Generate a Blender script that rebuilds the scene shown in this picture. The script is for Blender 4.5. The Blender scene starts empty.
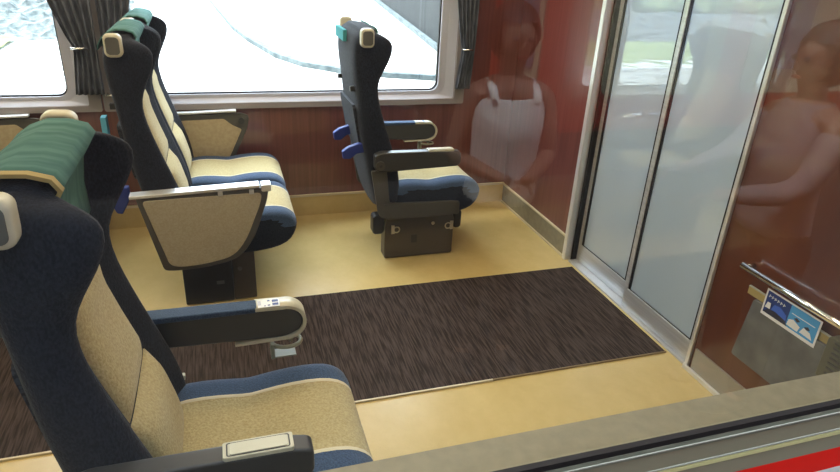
import bpy, bmesh, math, random
from mathutils import Vector, Matrix, noise
random.seed(7)
SC = bpy.context.scene
COL = SC.collection
PI = math.pi

# ------------------------------------------------------------------ camera
cam_d = bpy.data.cameras.new('camera')
cam = bpy.data.objects.new('camera', cam_d)
COL.objects.link(cam)
cam_d.sensor_width = 36.0
cam_d.lens = 615.7 / 840 * 36.0
cam_d.clip_start = 0.02
cam_d.clip_end = 300
cy, cp, cr = math.radians(-18.447), math.radians(65.034), math.radians(3.018)
Rm = Matrix.Rotation(cy, 4, 'Z') @ Matrix.Rotation(cp, 4, 'X') @ Matrix.Rotation(cr, 4, 'Z')
cam.matrix_world = Matrix.Translation((-1.815, -3.669, 1.58)) @ Rm
SC.camera = cam

# ------------------------------------------------------------------ world, sun, exposure
SC.view_settings.view_transform = 'Standard'
SC.view_settings.look = 'None'
SC.view_settings.gamma = 1
SC.view_settings.use_curve_mapping = False
SC.view_settings.exposure = 0.8
SKY_STRENGTH = 1.7
FAR_SKY_BOOST = 6.0
SUN_STRENGTH = 5.5
LAMP_STRENGTH = 7.0
VEST_STRENGTH = 145.0
w = bpy.data.worlds.new('world'); SC.world = w
w.use_nodes = True
nt = w.node_tree
for n in list(nt.nodes): nt.nodes.remove(n)
o_ = nt.nodes.new('ShaderNodeOutputWorld'); b_ = nt.nodes.new('ShaderNodeBackground')
b_.inputs[0].default_value = (.74, .87, 1, 1)
# added sky boost: brighter overhead and beyond the far windows, lights the far seats
tcw = nt.nodes.new('ShaderNodeTexCoord'); sx = nt.nodes.new('ShaderNodeSeparateXYZ'); mr = nt.nodes.new('ShaderNodeMapRange')
nt.links.new(tcw.outputs['Generated'], sx.inputs[0]); ma = nt.nodes.new('ShaderNodeMath'); ma.operation = 'MULTIPLY_ADD'; ma.inputs[1].default_value = .6
nt.links.new(sx.outputs['Y'], ma.inputs[0]); nt.links.new(sx.outputs['Z'], ma.inputs[2]); nt.links.new(ma.outputs[0], mr.inputs['Value'])
mr.inputs['From Min'].default_value = .55; mr.inputs['From Max'].default_value = 1.1
mr.inputs['To Min'].default_value = SKY_STRENGTH; mr.inputs['To Max'].default_value = SKY_STRENGTH * FAR_SKY_BOOST
nt.links.new(mr.outputs[0], b_.inputs[1])
nt.links.new(b_.outputs[0], o_.inputs[0])
sd = bpy.data.lights.new('sun', 'SUN'); so = bpy.data.objects.new('sun', sd); COL.objects.link(so)
sd.energy = SUN_STRENGTH; sd.angle = 0.25; sd.color = (1, .97, .92)
so.rotation_euler = Vector((-0.60, 0.10, 0.80)).to_track_quat('Z', 'Y').to_euler()

# ------------------------------------------------------------------ materials
def mat(name, col, rough=.6, metal=0.0, coat=0.0, sheen=0.0, spec=.5, emit=None, es=0):
    m = bpy.data.materials.new(name); m.use_nodes = True
    p = m.node_tree.nodes['Principled BSDF']
    p.inputs['Base Color'].default_value = (*col, 1)
    p.inputs['Roughness'].default_value = rough
    p.inputs['Metallic'].default_value = metal
    p.inputs['Coat Weight'].default_value = coat
    p.inputs['Coat Roughness'].default_value = .03
    p.inputs['Sheen Weight'].default_value = sheen
    p.inputs['Specular IOR Level'].default_value = spec
    if emit:
        p.inputs['Emission Color'].default_value = (*emit, 1); p.inputs['Emission Strength'].default_value = es
    return m

def texmix(m, c1, c2, scale=(10, 10, 10), kind='noise', detail=4, bump=0.0, lo=.35, hi=.65, bscale=None, rough=.5):
    """noise / wave driven colour between c1 and c2, object coordinates, with optional bump"""
    nt = m.node_tree; p = nt.nodes['Principled BSDF']
    tc = nt.nodes.new('ShaderNodeTexCoord'); mp = nt.nodes.new('ShaderNodeMapping')
    mp.inputs['Scale'].default_value = scale
    nt.links.new(tc.outputs['Object'], mp.inputs[0])
    if kind == 'noise':
        t = nt.nodes.new('ShaderNodeTexNoise'); t.inputs['Scale'].default_value = 1; t.inputs['Detail'].default_value = detail
        t.inputs['Roughness'].default_value = rough
        out = t.outputs['Fac']
    elif kind == 'voronoi':
        t = nt.nodes.new('ShaderNodeTexVoronoi'); t.inputs['Scale'].default_value = 1; out = t.outputs['Distance']
    else:
        t = nt.nodes.new('ShaderNodeTexWave'); t.inputs['Scale'].default_value = 1; t.inputs['Distortion'].default_value = 2; out = t.outputs['Fac']
    nt.links.new(mp.outputs[0], t.inputs['Vector'])
    r = nt.nodes.new('ShaderNodeValToRGB')
    r.color_ramp.elements[0].position = lo; r.color_ramp.elements[1].position = hi
    r.color_ramp.elements[0].color = (*c1, 1); r.color_ramp.elements[1].color = (*c2, 1)
    nt.links.new(out, r.inputs[0]); nt.links.new(r.outputs[0], p.inputs['Base Color'])
    if bump:
        b = nt.nodes.new('ShaderNodeBump'); b.inputs['Strength'].default_value = bump; b.inputs['Distance'].default_value = .004
        if bscale:
            mp2 = nt.nodes.new('ShaderNodeMapping'); mp2.inputs['Scale'].default_value = bscale
            nt.links.new(tc.outputs['Object'], mp2.inputs[0])
            t2 = nt.nodes.new('ShaderNodeTexNoise'); t2.inputs['Scale'].default_value = 1
            nt.links.new(mp2.outputs[0], t2.inputs['Vector']); out = t2.outputs['Fac']
        nt.links.new(out, b.inputs['Height']); nt.links.new(b.outputs[0], p.inputs['Normal'])
    return m

M = {}
M['floor'] = texmix(mat('vinyl_floor', (.6, .5, .3), .32), (.53, .395, .150), (.62, .475, .205), (7, 5, 7), detail=8, rough=.7, lo=.3, hi=.7)
M['carpet'] = texmix(mat('carpet_mat', (.05, .03, .02), .95, spec=.1), (.026, .018, .015), (.072, .051, .042), (150, 9, 30), detail=3, bump=.8, lo=.38, hi=.64)
M['carpet_edge'] = mat('carpet_edge', (.22, .15, .07), .6)
M['cream_edge'] = mat('cream_edge', (.6, .52, .35), .5)
M['wood'] = texmix(mat('maroon_wood', (.1, .03, .02), .30, coat=.6), (.110, .032, .027), (.155, .050, .041), (60, 60, 2.2), detail=5, lo=.3, hi=.7)
M['wood_warm'] = texmix(mat('brown_wood', (.2, .07, .03), .30, coat=.6), (.070, .020, .009), (.125, .038, .016), (6, 3, 1.4), detail=6, lo=.3, hi=.7)
M['seam'] = mat('seam', (.02, .008, .006), .5)
M['alu'] = texmix(mat('aluminium', (.6, .6, .6), .35, metal=.5), (.50, .51, .53), (.60, .61, .63), (3, 3, 90))
M['alu_light'] = mat('aluminium_light', (.75, .76, .78), .35, metal=.6)
M['chrome'] = mat('chrome', (.8, .8, .78), .12, metal=1)
M['kick'] = mat('kick_plate', (.36, .34, .30), .35, metal=.5)
M['frame_grey'] = mat('window_surround', (.24, .215, .215), .45)
M['frame_lit'] = mat('window_ledge_lit', (.47, .48, .56), .35)  # sky light on the ledge put into its pale lavender colour
M['rubber'] = mat('rubber', (.010, .008, .008), .6, spec=.25)
M['sill_near'] = texmix(mat('olive_sill', (.30, .26, .17), .5), (.20, .175, .112), (.235, .205, .132), (30, 30, 30))
M['olive'] = mat('olive_paint', (.26, .24, .16), .5, spec=.3)
M['olive_frame'] = texmix(mat('window_frame_metal', (.25, .26, .2), .7, spec=.2), (.15, .16, .12), (.24, .25, .19), (12, 60, 60))
M['linewhite'] = mat('pale_line', (.42, .42, .35), .6, spec=.2)
M['lineyellow'] = mat('yellow_line', (.62, .58, .27), .4)
M['red'] = mat('red_paint', (.85, .012, .004), .55, spec=.12)
M['white'] = mat('white_paint', (.75, .75, .72), .35)
M['ceiling'] = mat('ceiling_panel', (.7, .68, .62), .6)
M['panel_wall'] = mat('beige_wall', (.5, .45, .36), .6)
M['navy'] = texmix(mat('navy_fabric', (.03, .035, .055), .88, sheen=.08, spec=.15), (.007, .009, .016), (.017, .021, .034), (260, 260, 130), detail=2, bump=.5)
M['navy_top'] = texmix(mat('blue_fabric', (.05, .08, .16), .85, sheen=.15, spec=.15), (.028, .050, .100), (.050, .088, .160), (260, 260, 260), detail=2, bump=.5)
M['cream'] = texmix(mat('cream_fabric', (.4, .33, .17), .9, sheen=.2, spec=.15), (.37, .295, .14), (.49, .405, .21), (170, 170, 170), detail=2, bump=.6)
M['piping'] = mat('piping_mat', (.62, .55, .38), .7)
M['green'] = texmix(mat('green_cover', (.05, .11, .10), .9, spec=.15), (.048, .125, .115), (.085, .185, .165), (8, 40, 8), detail=3)
M['tealflap'] = mat('pale_teal_cloth', (.06, .30, .33), .9, spec=.15)
M['mustard'] = mat('mustard_fabric', (.36, .27, .10), .8)
M['greyplastic'] = mat('grey_plastic', (.065, .06, .05), .45)
M['dkplastic'] = mat('dark_plastic', (.035, .035, .036), .38)
M['blackbox'] = mat('black_box', (.020, .019, .018), .32, coat=.2)
M['brownbox'] = mat('brown_box', (.06, .048, .034), .35, coat=.2)
M['creamplastic'] = mat('cream_plastic', (.56, .53, .40), .35)
M['creampanel'] = texmix(mat('tan_panel', (.42, .36, .24), .55), (.38, .33, .225), (.44, .39, .28), (150, 150, 150), detail=2)
M['tanpanel'] = texmix(mat('tan_panel_inner', (.42, .33, .2), .5), (.40, .31, .19), (.46, .37, .23), (60, 60, 60), detail=2)
M['cup'] = mat('cup_holder_plastic', (.24, .24, .165), .45)
M['gripgrey'] = mat('grip_grey', (.10, .10, .085), .5)
M['bluestrap'] = mat('blue_strap', (.012, .03, .22), .6)
M['lightblue'] = mat('light_blue_tag', (.10, .42, .62), .6)
M['steel'] = mat('latch_steel', (.62, .56, .44), .3, metal=.7)
M['curtain'] = texmix(mat('curtain_cloth', (.05, .055, .07), .9), (.042, .048, .062), (.11, .12, .15), (30, 30, 10), detail=4)
M['net'] = texmix(mat('mesh_net', (.1, .1, .1), .8), (.012, .014, .022), (.035, .04, .055), (120, 120, 120), detail=1, lo=.45, hi=.55)
M['pouch'] = texmix(mat('grey_board', (.10, .10, .10), .45, coat=.3), (.085, .085, .085), (.14, .14, .135), (3, 9, 9), detail=4)
M['rib'] = mat('ribbed_olive', (.10, .095, .06), .5)
M['print_white'] = mat('print_white', (.72, .72, .72), .5)
M['print_navy'] = mat('print_navy', (.02, .045, .20), .5)
M['print_blue'] = mat('print_blue', (.06, .30, .62), .5)
M['print_dark'] = mat('print_dark', (.03, .03, .05), .5)
M['print_mid'] = mat('print_midblue', (.05, .12, .50), .5)
M['ballast'] = texmix(mat('pale_gravel', (.5, .49, .46), .95), (.44, .43, .40), (.62, .61, .58), (4, 4, 4), detail=8)
M['kerbstone'] = texmix(mat('kerbstone', (.2, .23, .24), .9), (.06, .08, .085), (.13, .16, .165), (4, 4, 4))
M['stone_strip'] = texmix(mat('stone_blocks', (.3, .3, .28), .9), (.02, .022, .022), (.30, .30, .28), (3.2, 3.2, 3.2), kind='voronoi', lo=.2, hi=.5)
M['grass'] = texmix(mat('grass_mat', (.3, .42, .12), .95), (.14, .20, .05), (.22, .26, .09), (1.5, 1.5, 1.5), detail=8)
M['rock'] = texmix(mat('rock_scree', (.26, .28, .27), .95), (.07, .09, .09), (.20, .215, .21), (5, 5, 5), detail=8)
M['leaf'] = texmix(mat('leaf_mat', (.10, .2, .05), .7), (.035, .085, .022), (.11, .18, .05), (3, 3, 3), detail=5)
M['bark'] = mat('bark', (.10, .07, .05), .9)
M['concrete'] = texmix(mat('concrete_wall', (.07, .08, .08), .9), (.009, .012, .0125), (.017, .021, .0215), (1, 1, .3), detail=6)  # under-bridge shade put into the very dark base colour
M['platform'] = mat('platform_mat', (.035, .034, .032), .95)
M['shade_canopy'] = mat('shade_canopy_mat', (.3, .3, .3), .8)
M['opp_red'] = mat('opposite_red', (.36, .022, .012), .4, coat=.3)
M['opp_beige'] = mat('opposite_beige', (.40, .36, .24), .5)
M['opp_dark'] = mat('opposite_dark', (.035, .03, .028), .9)
M['opp_pane'] = mat('opposite_pane', (.13, .15, .20), .15)
M['skin'] = mat('skin', (.26, .14, .09), .55)  # darkened skin tone holds the backlit shade of the faces
M['hair'] = mat('hair', (.012, .009, .008), .6)
M['tank'] = mat('tank_top', (.72, .68, .62), .8)
M['shirt'] = mat('pale_shirt', (.24, .19, .19), .8)
M['jeans'] = mat('jeans', (.015, .018, .028), .9)
M['lamp'] = mat('fill_diffuser', (.9, .9, .85), .5, emit=(1, .80, .52), es=LAMP_STRENGTH)
M['lampv'] = mat('vestibule_fill_diffuser', (.9, .9, .85), .5, emit=(.64, .81, 1), es=VEST_STRENGTH)

def schlick(nt, k):
    """reflectance that is the same from both sides of a thin pane"""
    lw = nt.nodes.new('ShaderNodeLayerWeight'); lw.inputs['Blend'].default_value = .5
    pw = nt.nodes.new('ShaderNodeMath'); pw.operation = 'POWER'; pw.inputs[1].default_value = 5
    md = nt.nodes.new('ShaderNodeMath'); md.operation = 'MULTIPLY_ADD'; md.inputs[1].default_value = .96 * k; md.inputs[2].default_value = .042 * k; md.use_clamp = True
    nt.links.new(lw.outputs['Facing'], pw.inputs[0]); nt.links.new(pw.outputs[0], md.inputs[0])
    return md

def glass_mat(name, tint=(.97, .98, .97), k=1.5):
    m = bpy.data.materials.new(name); m.use_nodes = True
    nt = m.node_tree
    for n in list(nt.nodes): nt.nodes.remove(n)
    o = nt.nodes.new('ShaderNodeOutputMaterial'); mx = nt.nodes.new('ShaderNodeMixShader')
    t = nt.nodes.new('ShaderNodeBsdfTransparent'); t.inputs[0].default_value = (*tint, 1)
    g = nt.nodes.new('ShaderNodeBsdfGlossy'); g.inputs['Roughness'].default_value = 0.0
    mm = schlick(nt, k)
    nt.links.new(mm.outputs[0], mx.inputs[0])
    nt.links.new(t.outputs[0], mx.inputs[1]); nt.links.new(g.outputs[0], mx.inputs[2]); nt.links.new(mx.outputs[0], o.inputs[0])
    return m
M['glass'] = glass_mat('window_glass', k=1.35)
M['glass_far'] = glass_mat('far_window_glass', (.93, .96, .96), 1.2)

def frosted(name, col):
    m = bpy.data.materials.new(name); m.use_nodes = True
    nt = m.node_tree
    for n in list(nt.nodes): nt.nodes.remove(n)
    o = nt.nodes.new('ShaderNodeOutputMaterial')
    d = nt.nodes.new('ShaderNodeBsdfDiffuse'); d.inputs[0].default_value = (*col, 1)
    tr = nt.nodes.new('ShaderNodeBsdfTranslucent'); tr.inputs[0].default_value = (*col, 1)
    a = nt.nodes.new('ShaderNodeMixShader'); a.inputs[0].default_value = .5
    g = nt.nodes.new('ShaderNodeBsdfGlossy'); g.inputs['Roughness'].default_value = .004
    mm = schlick(nt, 4.0)
    mx = nt.nodes.new('ShaderNodeMixShader')
    nt.links.new(d.outputs[0], a.inputs[1]); nt.links.new(tr.outputs[0], a.inputs[2])
    nt.links.new(mm.outputs[0], mx.inputs[0])
    nt.links.new(a.outputs[0], mx.inputs[1]); nt.links.new(g.outputs[0], mx.inputs[2]); nt.links.new(mx.outputs[0], o.inputs[0])
    return m
M['frosted'] = frosted('frosted_glass', (.58, .64, .68))

# ------------------------------------------------------------------ helpers
def link(name, bm, mats, parent=None, smooth=False, subsurf=0, bevel=0.0, loc=None):
    bmesh.ops.recalc_face_normals(bm, faces=bm.faces)
    me = bpy.data.meshes.new(name); bm.to_mesh(me); bm.free()
    if not isinstance(mats, (list, tuple)): mats = [mats]
    for m in mats: me.materials.append(m)
    if smooth:
        for p in me.polygons: p.use_smooth = True
    o = bpy.data.objects.new(name, me); COL.objects.link(o)
    if parent: o.parent = parent
    if loc: o.location = loc
    if bevel:
        b = o.modifiers.new('bevel', 'BEVEL'); b.width = bevel; b.segments = 2; b.limit_method = 'ANGLE'; b.angle_limit = .7
    if subsurf:
        s = o.modifiers.new('sub', 'SUBSURF'); s.levels = subsurf; s.render_levels = subsurf
    return o

def tag(o, label=None, cat=None, group=None, kind=None):
    if label: o['label'] = label
    if cat: o['category'] = cat
    if group: o['group'] = group
    if kind: o['kind'] = kind
    return o

def empty(name, loc=(0, 0, 0)):
    o = bpy.data.objects.new(name, None); COL.objects.link(o); o.location = loc; o.empty_display_size = .1
    return o

def copy_tree(o, parent=None):
    c = o.copy(); COL.objects.link(c)
    if parent: c.parent = parent
    for ch in list(o.children): copy_tree(ch, c)
    return c

def box(bm, x0, x1, y0, y1, z0, z1, mi=0):
    v = [bm.verts.new((x, y, z)) for x in (x0, x1) for y in (y0, y1) for z in (z0, z1)]
    fs = []
    for idx in ((0, 1, 3, 2), (4, 6, 7, 5), (0, 4, 5, 1), (2, 3, 7, 6), (0, 2, 6, 4), (1, 5, 7, 3)):
        f = bm.faces.new([v[i] for i in idx]); f.material_index = mi; fs.append(f)
    return fs

def boxobj(name, m, x0, x1, y0, y1, z0, z1, parent=None, bevel=0.0):
    bm = bmesh.new(); box(bm, x0, x1, y0, y1, z0, z1)
    return link(name, bm, m, parent, bevel=bevel)

def rrect(u0, u1, v0, v1, r, n=5):
    pts = []
    for cx, cy, a0 in ((u1 - r, v1 - r, 0), (u0 + r, v1 - r, 90), (u0 + r, v0 + r, 180), (u1 - r, v0 + r, 270)):
        for k in range(n + 1):
            a = math.radians(a0 + 90 * k / n); pts.append((cx + r * math.cos(a), cy + r * math.sin(a)))
    return pts

def rpoly(pts, r, n=4):
    """round the corners of a polygon (r number or list)"""
    out = []; N = len(pts)
    for i in range(N):
        p = Vector(pts[i]); a = Vector(pts[i - 1]); b = Vector(pts[(i + 1) % N])
        rr = r[i] if isinstance(r, (list, tuple)) else r
        da, db = (a - p), (b - p)
        q = min(rr, da.length * .48, db.length * .48)
        if q < 1e-5: out.append(tuple(p)); continue
        s, e = p + da.normalized() * q, p + db.normalized() * q
        for k in range(n + 1):
            t = k / n; out.append(tuple((1 - t) ** 2 * s + 2 * t * (1 - t) * p + t * t * e))
    return out

def inset(pts, d):
    N = len(pts); A = sum(pts[i - 1][0] * pts[i][1] - pts[i][0] * pts[i - 1][1] for i in range(N))
    sg = 1 if A > 0 else -1
    out = []
    for i in range(N):
        p = Vector(pts[i]); a = Vector(pts[i - 1]); b = Vector(pts[(i + 1) % N])
        t = (b - a)
        if t.length < 1e-9: out.append(tuple(p)); continue
        t.normalize(); n = Vector((-t.y, t.x)) * sg
        out.append(tuple(p + n * d))
    return out

def ext(bm, pts, axis, a, b, r=0.0, mi=0, steps=3, matf=None):
    """extrude closed outline pts (u,v) along axis from a to b with rounded rims; axis 'y': (x,z); 'x': (y,z); 'z': (x,y)"""
    if a > b: a, b = b, a
    secs = []
    if r > 0:
        for k in range(steps + 1):
            t = PI / 2 * k / steps
            secs.append((a + r * (1 - math.sin(t)), r * (1 - math.cos(t))))
        secs.sort()
        secs = [(p, i) for p, i in secs]
        s2 = [(a + b - p, i) for p, i in secs][::-1]
        secs = secs + s2
    else:
        secs = [(a, 0), (b, 0)]
    P = {'y': lambda u, v, w: (u, w, v), 'x': lambda u, v, w: (w, u, v), 'z': lambda u, v, w: (u, v, w)}[axis]
    rings = []
    for w_, i_ in secs:
        q = inset(pts, i_) if i_ > 1e-6 else pts
        rings.append([bm.verts.new(P(u, v, w_)) for u, v in q])
    N = len(pts)
    for A, B in zip(rings, rings[1:]):
        for k in range(N):
            f = bm.faces.new((A[k], A[(k + 1) % N], B[(k + 1) % N], B[k])); f.material_index = mi
    f = bm.faces.new(rings[0]); f.material_index = mi
    f = bm.faces.new(rings[-1][::-1]); f.material_index = mi
    return rings

def extobj(name, m, pts, axis, a, b, r=0.0, parent=None, smooth=False):
    bm = bmesh.new(); ext(bm, pts, axis, a, b, r)
    o = link(name, bm, m, parent)
    if smooth or r > 0:
        me = o.data
        for p in me.polygons: p.use_smooth = True
        e = o.modifiers.new('wn', 'WEIGHTED_NORMAL')
        try:
            me.set_sharp_from_angle(angle=.8)
        except Exception: pass
    return o

def tube(bm, path, rad, n=10, mi=0, closed=False):
    rings = []; P = [Vector(p) for p in path]; L = len(P); up = None
    for i, p in enumerate(P):
        if closed: d = P[(i + 1) % L] - P[i - 1]
        else: d = P[min(i + 1, L - 1)] - P[max(i - 1, 0)]
        d.normalize()
        if up is None: up = Vector((0, 0, 1)) if abs(d.z) < .9 else Vector((0, 1, 0))
        s = d.cross(up)
        if s.length < 1e-4: s = d.cross(Vector((1, 0, 0)))
        s.normalize(); up = s.cross(d).normalized()
        rr = rad[i] if isinstance(rad, (list, tuple)) else rad
        rings.append([bm.verts.new(p + (s * math.cos(2 * PI * k / n) + up * math.sin(2 * PI * k / n)) * rr) for k in range(n)])
    prs = list(zip(rings, rings[1:])) + ([(rings[-1], rings[0])] if closed else [])
    for A, B in prs:
        for k in range(n):
            f = bm.faces.new((A[k], A[(k + 1) % n], B[(k + 1) % n], B[k])); f.material_index = mi; f.smooth = True
    if not closed:
        for R_ in (rings[0], rings[-1][::-1]):
            f = bm.faces.new(R_); f.material_index = mi

def wall_holes(bm, axis, t0, t1, u0, u1, v0, v1, holes, mi=0):
    """wall slab between t0,t1 along axis ('y': u=x; 'x': u=y), v=z, with rectangular holes (u0,u1,v0,v1)"""
    us = sorted({u0, u1, *[h[0] for h in holes], *[h[1] for h in holes]})
    vs = sorted({v0, v1, *[h[2] for h in holes], *[h[3] for h in holes]})
    for a, b in zip(us, us[1:]):
        for c, d in zip(vs, vs[1:]):
            mu, mv = (a + b) / 2, (c + d) / 2
            if any(h[0] < mu < h[1] and h[2] < mv < h[3] for h in holes): continue
            if axis == 'y': box(bm, a, b, t0, t1, c, d, mi)
            else: box(bm, t0, t1, a, b, c, d, mi)
    bmesh.ops.remove_doubles(bm, verts=bm.verts, dist=1e-5)

def ringframe(bm, outer, inner, axis, a, b, mi=0, slope=0):
    """frame ring between two outlines with the same point count"""
    P = {'y': lambda u, v, w: (u, w, v), 'x': lambda u, v, w: (w, u, v)}[axis]
    N = len(outer)
    L = [[bm.verts.new(P(u, v, w_)) for u, v in ol] for ol, w_ in ((outer, a), (inner, a + slope), (inner, b), (outer, b))]
    for i in range(4):
        A, B = L[i], L[(i + 1) % 4]
        for k in range(N):
            f = bm.faces.new((A[k], A[(k + 1) % N], B[(k + 1) % N], B[k])); f.material_index = mi

# ------------------------------------------------------------------ structure
XL, YN, ZC = -5.2, -2.82, 2.25
def struct(o): return tag(o, kind='structure')
struct(boxobj('floor', M['floor'], XL, 1.6, YN, 0.0, -.06, 0.0))
struct(boxobj('ceiling', M['ceiling'], XL, 1.6, YN - .1, .12, ZC, ZC + .08))
WZ0, WZ1 = .775, 1.78
wins = [(-4.35, -2.60), (-2.27, -.515)]
bm = bmesh.new()
wall_holes(bm, 'y', 0.0, .10, XL, 1.6, -.06, ZC, [(a - .10, b + .10, WZ0 - .045, WZ1 + .08) for a, b in wins])
struct(link('wall_far', bm, M['wood']))
# cove + trim line on far wall and end wall
bm = bmesh.new(); box(bm, XL, -.001, -.006, -.0005, 0, .128)
box(bm, XL, -.001, -.013, -.0005, .128, .142)
bb = struct(link('baseboard_far', bm, [M['floor']]))
for p in bb.data.polygons:
    if p.index >= 6: p.material_index = 1
bb.data.materials.append(M['cream_edge'])
bm = bmesh.new(); box(bm, -.006, -.0005, -.885, -.014, 0, .128)
box(bm, -.012, -.0005, -.885, -.014, .128, .138); box(bm, -.014, -.0005, -.885, -.014, 0, .012)
bb = struct(link('baseboard_end', bm, [M['sill_near'], M['cream_edge']]))
for p in bb.data.polygons:
    if p.index >= 6: p.material_index = 1
for i, x in enumerate((-.93, -3.0)):
    struct(boxobj('trim_%d' % (i + 1), M['seam'], x - .0015, x + .0015, -.0012, -.0003, .143, .70))
# end wall: wooden panels either side of the sliding doors
bm = bmesh.new(); wall_holes(bm, 'x', 0.0, .08, YN - .1, 0.0, -.06, ZC, [(-1.95, -.90, -.001, 1.98)])
we = struct(link('wall_end', bm, [M['wood'], M['wood_warm']]))
for p in we.data.polygons:
    if p.center.y < -1.93: p.material_index = 1
struct(boxobj('trim_3', M['kick'], -.010, -.0005, YN, -1.985, 0, .118, bevel=.002))
struct(boxobj('trim_4', M['alu_light'], -.022, -.0105, YN, -1.95, 0, .022, bevel=.003))
struct(boxobj('wall_rear', M['panel_wall'], XL - .08, XL, YN - .1, .10, -.06, ZC))
# vestibule behind the doors
struct(boxobj('wall_vestibule', M['panel_wall'], 1.52, 1.6, YN, 0, 0, ZC))

# far windows
for i, (a, b) in enumerate(wins):
    n = len(rrect(0, 1, 0, 1, .1))
    glass = rrect(a, b, WZ0, WZ1, .05)
    mid = rrect(a - .045, b + .045, WZ0 - .02, WZ1 + .03, .06)
    outer = rrect(a - .099, b + .099, WZ0 - .044, WZ1 + .079, .012)
    bm = bmesh.new()
    ringframe(bm, mid, glass, 'y', .030, .075)
    ringframe(bm, outer, mid, 'y', .008, .075, slope=.022)
    win = struct(link('window_%d' % (i + 1), bm, M['frame_lit']))
    bm = bmesh.new()
    ringframe(bm, rrect(a - .001, b + .001, WZ0 - .001, WZ1 + .001, .051), rrect(a + .008, b - .008, WZ0 + .008, WZ1 - .008, .045), 'y', .045, .065)
    link('gasket', bm, M['rubber'], win)
    bm = bmesh.new(); f = [bm.verts.new((u, .055, v)) for u, v in glass]; bm.faces.new(f)
    link('pane', bm, M['glass_far'], win)
    # surround + ledge
    bm = bmesh.new()
    ringframe(bm, rrect(a - .16, b + .16, WZ0 - .075, WZ1 + .14, .012), rrect(a - .098, b + .098, WZ0 - .043, WZ1 + .078, .012), 'y', -.018, -.0005, slope=.006)
    link('surround', bm, M['frame_grey'], win)

# near wall (train side towards the platform): window opening, olive and red livery outside
NW = (-3.15, -.28, .70, 1.95)
bm = bmesh.new()
wall_holes(bm, 'y', -2.912, YN, XL, 1.6, -.06, ZC, [NW])
wn = struct(link('wall_near', bm, [M['sill_near']]))
win = struct(boxobj('window_3', M['olive_frame'], NW[0] - .06, NW[1] + .06, -2.917, -2.9125, .668, .689, bevel=.001))
bm = bmesh.new()
ringframe(bm, rrect(NW[0] - .012, NW[1] + .012, NW[2] - .010, NW[3] + .012, .03), rrect(NW[0] + .004, NW[1] - .004, NW[2] + .004, NW[3] - .004, .03), 'y', -2.917, -2.904)
link('gasket', bm, M['rubber'], win)
bm = bmesh.new(); f = [bm.verts.new((u, -2.90, v)) for u, v in rrect(NW[0], NW[1], NW[2], NW[3], .03)]; bm.faces.new(f)
link('pane', bm, M['glass'], win)
def band(z0, z1, m, y0=-2.9155, n=[5]):
    struct(boxobj('trim_%d' % n[0], m, XL, 1.6, y0, -2.9122, z0, z1)); n[0] += 1
band(.675, .678, M['linewhite'], -2.9185)
band(.624, .6675, M['olive'])
band(.6195, .6235, M['linewhite'], -2.917)
band(.605, .6165, M['lineyellow'], -2.917)
band(.5595, .6048, M['olive'])
band(.492, .5593, M['red'])
band(-.06, .4918, M['white'])

# sliding glass doors
def door(n, y0, y1, x, zt=1.97):
    fr = bmesh.new(); t = .026
    w_ = .026
    outer = [(y0, .012), (y1, .012), (y1, zt), (y0, zt)]
    inner = [(y0 + w_, .112), (y1 - w_, .112), (y1 - w_, zt - .03), (y0 + w_, zt - .03)]
    ringframe(fr, outer, inner, 'x', x, x + t)
    d = struct(link('door_%d' % n, fr, M['alu'], bevel=.002))
    g = bmesh.new(); box(g, x + .010, x + .016, y0 + w_ - .001, y1 - w_ + .001, .111, zt - .029)
    link('pane', g, M['frosted'], d)
    g = bmesh.new()
    q = [(y0 + w_ - .0005, .1115), (y1 - w_ + .0005, .1115), (y1 - w_ + .0005, zt - .0295), (y0 + w_ - .0005, zt - .0295)]
    ringframe(g, q, inset(q, .014), 'x', x + .004, x + .009)
    link('gasket', g, M['rubber'], d)
    return d
door(1, -1.425, -.945, .045)
door(2, -1.955, -1.44, .012)
# rubber meeting edges and jambs
struct(boxobj('trim_12', M['rubber'], .030, .06, -1.4395, -1.4255, .012, 1.97))
struct(boxobj('trim_13', M['alu_light'], -.020, .075, -.925, -.893, 0, 1.98, bevel=.003))
struct(boxobj('trim_14', M['rubber'], .02, .07, -.944, -.926, 0, 1.98))
struct(boxobj('trim_15', M['alu_light'], -.016, -.0005, -1.970, -1.952, 0, 1.98, bevel=.003))
struct(boxobj('trim_16', M['alu'], -.004, .08, -1.95, -.944, .0005, .010))

# ------------------------------------------------------------------ ceiling lamps out of view, added to light the interior
def fill_lamp(x, y, ln, label, m):
    r = empty('fill_light', (x, y, ZC)); tag(r, label, 'fill light', 'added ceiling strip lights')
    boxobj('lamp_housing', M['white'], -ln / 2 - .03, ln / 2 + .03, -.10, .10, -.03, 0, r, .005)
    boxobj('diffuser', m, -ln / 2, ln / 2, -.085, .085, -.045, -.0305, r)
fill_lamp(-2.4, -.75, 4.6, 'unseen warm ceiling strip light added above the double seats', M['lamp'])
fill_lamp(-2.4, -2.05, 4.6, 'unseen warm ceiling strip light added above the single seats', M['lamp'])
fill_lamp(.85, -1.4, .6, 'unseen bluish light added in the vestibule to brighten the doors', M['lampv'])  # bluish lamp added to brighten the frosted doors from behind

# ------------------------------------------------------------------ carpet
root = empty('aisle_carpet', (0, 0, 0)); tag(root, 'dark brown streaked aisle carpet strip lying on the yellow floor', 'carpet')
boxobj('carpet_pile', M['carpet'], -4.9, -.024, -1.838, -1.020, .0003, .007, root)
boxobj('edge_strip', M['carpet_edge'], -.86, -.020, -1.845, -1.8385, .0003, .0065, root)
tag(boxobj('edge_strip', M['cream_edge'], -4.9, -.861, -1.8465, -1.8385, .0003, .0075, root), 'pale cream end of the edge strip')

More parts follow.
